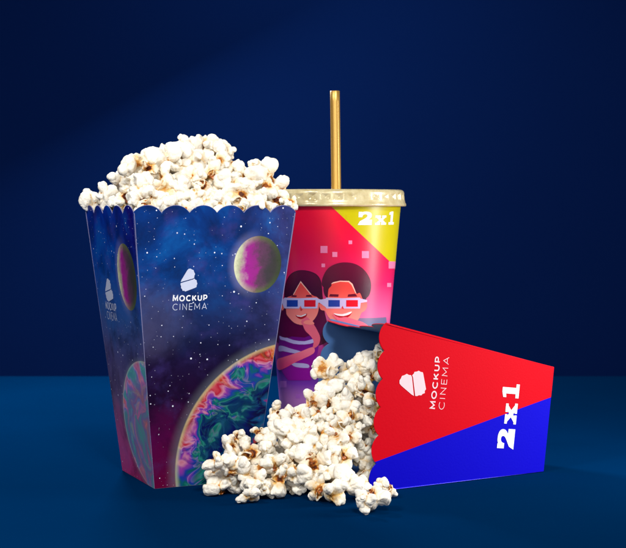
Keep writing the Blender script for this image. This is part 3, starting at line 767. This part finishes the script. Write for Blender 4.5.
def low(vi, q, diam):            # how far the turned kernel reaches below its centre
    R = np.array(q.to_matrix()); return -(VAR[vi][2]@R[2]).min()*diam

G_HEAP = 'popcorn heaped in the galaxy box'; G_SPILL = 'popcorn spilled on the table'
L_HEAP = 'white popped kernel packed in the heap above the galaxy box rim'
L_SPILL = 'white popped kernel jumbled in the middle of the spilled pile'
L_FRONT = 'white popped kernel resting on the navy table along the pile front'
L_MOUTH = 'popped kernel crowded in the mouth of the fallen red box'

# --- heap
rim_edges = [(T[3], T[0]), (T[0], T[1])]
def rim_depth(px):
    best = None
    for a, b in rim_edges:
        xa = CX+F*a.x/a.y; xb = CX+F*b.x/b.y
        if min(xa, xb)-.01 <= px <= max(xa, xb)+.01:
            t = (px-xa)/(xb-xa); d = a.y+(b.y-a.y)*t; best = d if best is None else min(best, d)
    if best is None: best = T[3].y if px < 100 else T[1].y
    return best
HEAP = [  # px, py, size, brown side shown, label
 (91,201,22,None,'pale kernel hanging over the left corner of the galaxy box rim'), (104,194,20,None,'small kernel second from the left edge of the heap'), (117,205,25,None,0), (131,165,29,None,'smooth cap shaped kernel on the left shoulder of the heap'),
 (122,181,25,None,0), (137,189,27,None,0), (106,206,20,None,0), (149,184,26,None,0), (150,169,22,1,0), (163,160,36,None,'large rounded kernel between the heap peak and its left shoulder'),
 (145,155,14,None,'tiny kernel poking up left of the large rounded one'), (184,152,38,None,'big kernel forming the left side of the heap peak'), (194,163,37,None,0), (204,144,23,1,'brown centred kernel at the very top of the heap'), (216,147,27,None,'white kernel just right of the heap peak'),
 (226,153,20,None,'kernel at the upper right corner of the main mound'), (231,167,22,None,0), (221,161,19,1,0), (241,178,22,None,'kernel at the dip between mound and right clump'), (213,173,26,None,0), (187,178,30,None,0), (201,183,26,1,0),
 (178,191,26,None,0), (195,196,24,None,0), (165,192,25,1,0), (152,198,27,None,0), (137,205,26,None,0), (122,195,24,1,0), (169,206,30,None,0), (187,208,28,None,0), (205,206,28,None,0),
 (220,187,30,None,0), (214,199,26,None,0), (232,189,25,1,0), (237,200,30,None,0), (254,200,28,None,0), (247,188,26,None,0), (262,178,34,None,'big bright kernel topping the right clump of the heap'), (258,166,17,None,'small spur kernel sticking up from the right clump'),
 (268,190,26,1,0), (279,186,22,None,'kernel on the right slope above the cup lid'), (273,201,25,1,0), (288,202,21,None,'kernel at the right end of the galaxy box rim beside the lid'), (222,206,26,None,0), (152,209,24,1,0), (240,209,22,1,0), (180,165,22,None,0), (262,206,24,None,0),
]
vi = 0
def next_vi():
    global vi; vi = (vi*11+5) % len(VAR) if False else (vi+1) % len(VAR); return vi
for i, (px, py, dm, fc_, lab) in enumerate(HEAP):
    t = max(0, (207-py)/75.0)
    D = rim_depth(px)+16+t*78+rk.uniform(-4, 4)
    if px < 100 or px > 284: D = rim_depth(px)+14
    dm2 = dm*D/F*1.03
    best = None
    for dd in range(0, 150, 3):
        c = EYEP+ray(px, py)*(D+dd)
        if c.z > HH+dm2*.42 and i > 6: break
        gap = min(-(c-P_.o).dot(P_.Z) for P_ in (Pf, Pl, Pr, Pb))
        if best is None or gap > best[0]: best = (gap, c.copy())
        if gap > dm2*.44: break
    else: c = best[1]
    v = next_vi(); q = rotq(fc_)
    spawn(c, dm2, q, v, lab or L_HEAP, G_HEAP)
n_heap_vis = len(placed)
def covered(c, r, lst, k=.92):
    cx, cy, rr = CX+F*c.x/c.y, HOR-F*(c.z-EYE)/c.y, r*F/c.y
    for a in range(10):
        qx, qy = cx+rr*k*math.cos(a*.628), cy+rr*k*math.sin(a*.628)
        if not any((qx-l[0])**2+(qy-l[1])**2 < (l[2]*.5)**2 for l in lst): return False
    return True
# rows filling the opening and the body of the mound behind what is seen
rim_cover = HEAP+[(x_, 216, 30) for x_ in range(88, 294, 8)]
for tr in range(9000):
    if len(placed) > 165: break
    z = rk.uniform(262, 352); lim = WT/2-15-max(0, z-290)*1.0
    if lim < 4: continue
    lx, ly = rk.uniform(-lim, lim), rk.uniform(-lim, lim); c = sb(lx, ly, z); dm = rk.uniform(24, 31)
    if any((c-p).length < (dm/2+r)*.50 for p, r in placed): continue
    cy = HOR-F*(c.z-EYE)/c.y
    if cy-dm/2*F/c.y < 205 and not covered(c, dm/2, rim_cover, .8): continue
    if c.z < HH+8 and min(-(c-P_.o).dot(P_.Z) for P_ in (Pf, Pl, Pr, Pb)) < dm*.46: continue
    spawn(c, dm, rotq(None), next_vi(), L_HEAP, G_HEAP)
# --- spill
placed_heap = len(placed)
SP = [ # px, py, size, brown side shown, where (f = on the table, p = pile, m = in the mouth), label
 (217,485,27,None,'f','leftmost kernel of the spill resting on the table by the marbled planet'), (218,465,26,None,'p','kernel leaning at the upper left edge of the spill'), (229,446,23,None,'p','knobbly kernel standing up at the left end of the spill'), (235,464,27,None,'p',0), (233,483,26,None,'f',0), (245,472,25,None,'p',0), (255,483,25,None,'p',0),
 (249,496,21,None,'f','small kernel at the front of the left end of the spill'), (242,438,19,1,'p','brown hulled kernel topping the left lobe of the spill'), (259,435,19,1,'p','brown split kernel in front of the galaxy box lower right corner'), (251,454,27,1,'p','kernel with amber heart facing out in the left lobe of the spill'), (260,471,20,None,'p',0), (270,448,26,None,'p',0), (273,463,25,None,'p',0), (278,484,28,None,'f','long kernel lying at the front left of centre'), (282,436,26,None,'p',0),
 (291,456,22,None,'p',0), (297,484,25,None,'f',0), (275,411,20,None,'p','upright kernel at the top of the small left peak of the spill'), (275,427,25,None,'p','white kernel below the small left peak'), (290,415,19,None,'p','round kernel against the lilac foot of the cup'), (300,419,25,None,'p',0), (289,431,27,None,'p',0), (304,428,26,None,'p',0), (316,405,28,1,'p',0),
 (326,367,30,1,'p','lone kernel with open brown heart perched highest over the striped jumper'), (333,386,29,None,'p','kernel directly beneath the lone top one'), (313,428,26,None,'p',0), (331,402,27,1,'p',0), (326,415,22,None,'p',0), (348,405,28,None,'p',0), (350,416,23,1,'p',0),
 (348,374,26,None,'m','kernel at the left edge of the mouth pile against the blue card'), (348,390,24,None,'m',0), (359,370,25,1,'m',0), (363,358,22,None,'m','topmost white kernel inside the mouth of the red box'), (375,358,24,None,'m',0), (376,376,25,1,'m',0), (364,388,27,None,'m',0), (370,402,26,None,'m',0), (379,409,21,1,'m',0), (362,419,26,None,'m',0),
 (376,425,24,None,'m',0), (343,426,24,None,'p',0), (330,430,24,1,'p',0), (313,446,31,None,'p','large smooth kernel in the centre of the spill'), (318,463,30,None,'p',0), (302,454,24,None,'p',0), (324,434,21,None,'p',0), (339,444,27,None,'p',0), (348,456,24,1,'p',0), (333,457,21,None,'p',0),
 (353,440,23,1,'p',0), (361,453,25,None,'m',0), (366,465,26,None,'m',0), (371,441,25,None,'m',0), (376,449,20,1,'m',0), (330,471,24,None,'p',0), (346,478,32,None,'p','bright broad kernel low in the right half of the spill'), (321,488,28,None,'f','kernel on the table at the middle front of the spill'), (336,491,28,None,'f','kernel on the table right of the middle front'), (309,476,27,None,'p',0),
 (358,487,31,None,'f',0), (365,498,22,None,'f','small foremost kernel of the right end of the spill'), (377,497,26,1,'f','white kernel with amber spot in front of the blue stripe'), (381,483,18,None,'p','small kernel leaning on the blue part of the fallen box'), (388,491,17,None,'f','rightmost kernel of the spill beside the blue card'), (294,441,24,None,'p',0), (294,471,25,1,'p',0), (284,470,20,None,'p',0), (383,345.5,14,None,'m',0), (318,418,20,None,'p',0), (352,428,20,None,'p',0), (265,489,18,None,'f',0),
]
sl = 1.15
for (px, py, dm, fc_, wh, lab) in SP:
    v = next_vi(); q = rotq(fc_); m_ = (py-HOR)/F
    if wh == 'f':
        d0 = dm*1.06; lo_ = low(v, q, d0); D = (EYE-lo_)/m_
    else:
        y0 = 1322+8; D = (EYE+y0*sl)/(m_+sl)+rk.uniform(-4, 4)+8
        if wh == 'm': D = max(D, 1404)+12
    d0 = dm*D/F*1.01
    lo_ = low(v, q, d0); c = EYEP+ray(px, py)*D
    if wh == 'f' or c.z < lo_:
        c = EYEP+ray(px, py)*((EYE-lo_)/m_)
    spawn(c, d0, q, v, lab or {'f': L_FRONT, 'p': L_SPILL, 'm': L_MOUTH}[wh], G_SPILL)
SPD = [(a[0], a[1], a[2]*1.05) for a in SP]
# support beneath and behind the seen kernels
for z in (13, 34, 55, 77, 98, 119):
    for ix in range(-5, 6):
        for iy in range(0, 9):
            x = -20+ix*24+rk.uniform(-5, 5); y = 1340+iy*22+rk.uniform(-5, 5)
            v = next_vi(); q = rotq(None); dm = rk.uniform(24, 29)
            c = Vector((x, y, z+rk.uniform(-2, 3)))
            if z == 13: c.z = low(v, q, dm)
            py = HOR-F*(c.z-EYE)/c.y
            front_y = (EYE+1330*sl)/((py-HOR)/F+sl)
            if c.y < front_y+23 or c.y > front_y+85: continue
            if any((c-p).length < (dm/2+r)*.60 for p, r in placed): continue
            if not covered(c, dm/2, SPD, .85): continue
            # keep clear of the two boxes
            if (c-Pn.o).dot(Pn.Z) > -14 and c.x > fA.x-20 and c.y > 1375: continue
            if (c-Pf.o).dot(Pf.Z) < 14: continue
            spawn(c, dm, q, v, L_SPILL, G_SPILL)
print('kernels', n_heap_vis, placed_heap, len(placed))

# ================================================================== table and backdrop
def table_mat():
    t = NT('navy_table_finish'); o = t.obj(); n = t.noise(o, .004, 4); n2 = t.noise(o, .6, 3)
    c = t.mix(n, srgb(0, 36, 74), srgb(0, 32, 67))
    t.set(Base_Color=c, Roughness=.8, Specular_IOR_Level=.0); t.bump(n2, .04, .0005); return t.m
def wall_mat():
    t = NT('deep_blue_backdrop'); o = t.obj(); n = t.noise(o, .002, 3)
    t.set(Base_Color=t.mix(n, srgb(0, 25, 74), srgb(0, 22, 69)), Roughness=.9, Specular_IOR_Level=.05); return t.m
BACK = F*EYE/(376-HOR)
def slab(name, x0, x1, y0, y1, z0, z1, mat):
    me = bpy.data.meshes.new(name); bm = bmesh.new()
    bmesh.ops.create_cube(bm, size=1, matrix=Matrix.Translation(W((x0+x1)/2, (y0+y1)/2, (z0+z1)/2)) @ Matrix.Diagonal(((x1-x0)*S, (y1-y0)*S, (z1-z0)*S, 1)))
    bmesh.ops.bevel(bm, geom=bm.edges[:], offset=3*S, segments=3, affect='EDGES')
    bm.to_mesh(me); bm.free(); o = new_obj(name, me, (mat,)); tag(o, kind='structure'); return o
slab('table_top', -2600, 2600, -200, BACK, -60, 0, table_mat())
slab('backdrop', -4000, 4000, BACK+260, BACK+300, -1200, 3200, wall_mat())

# ================================================================== camera and light
cam = bpy.data.cameras.new('camera'); co_ = bpy.data.objects.new('camera', cam); COL.objects.link(co_); sc.camera = co_
co_.location = (0, 0, EYE*S); co_.rotation_euler = (math.radians(90), 0, 0)
cam.sensor_width = 36; cam.lens = 36*F/626; cam.shift_y = -(274-HOR)/626; cam.clip_start = .01; cam.clip_end = 100
cam.dof.use_dof = True; cam.dof.focus_distance = 1420*S; cam.dof.aperture_fstop = 22

def area(name, loc, target, w, h, power, col=(1, 1, 1)):
    l = bpy.data.lights.new(name, 'AREA'); l.shape = 'RECTANGLE'; l.size = w*S; l.size_y = h*S; l.energy = power; l.color = col
    o = bpy.data.objects.new(name, l); COL.objects.link(o); o.location = W(*loc)
    o.rotation_euler = (W(*target)-W(*loc)).to_track_quat('-Z', 'Y').to_euler(); return o
area('key_softbox', (260, 120, 1150), (20, 1440, 60), 270, 270, 7.8, (1, .99, .97))
area('left_top_softbox', (-620, 700, 900), (-60, 1420, 150), 260, 260, 3.6, (1, .99, .98))
rsb = area('right_softbox', (700, 1400, 260), (120, 1480, 70), 160, 420, 0.85, (1, .99, .98))
area('back_softbox', (-420, 2280, 800), (0, 1400, 0), 180, 110, 7.5, (.95, .97, 1))
area('front_fill', (-60, -250, 460), (30, 1450, 100), 800, 300, 2.2, (1, .99, .98))
area('backdrop_lamp', (20, 2230, 900), (20, BACK+260, 470), 460, 80, .46, (.9, .97, 1))
rsb.data.spread = math.radians(95)
w = bpy.data.worlds.new('World'); sc.world = w; w.use_nodes = True
w.node_tree.nodes['Background'].inputs[0].default_value = (.5, .6, 1, 1); w.node_tree.nodes['Background'].inputs[1].default_value = .05
sc.view_settings.view_transform = 'Standard'; sc.view_settings.look = 'None'; sc.view_settings.gamma = 1; sc.view_settings.exposure = 0
sc.cycles.use_denoising = True; sc.cycles.max_bounces = 8
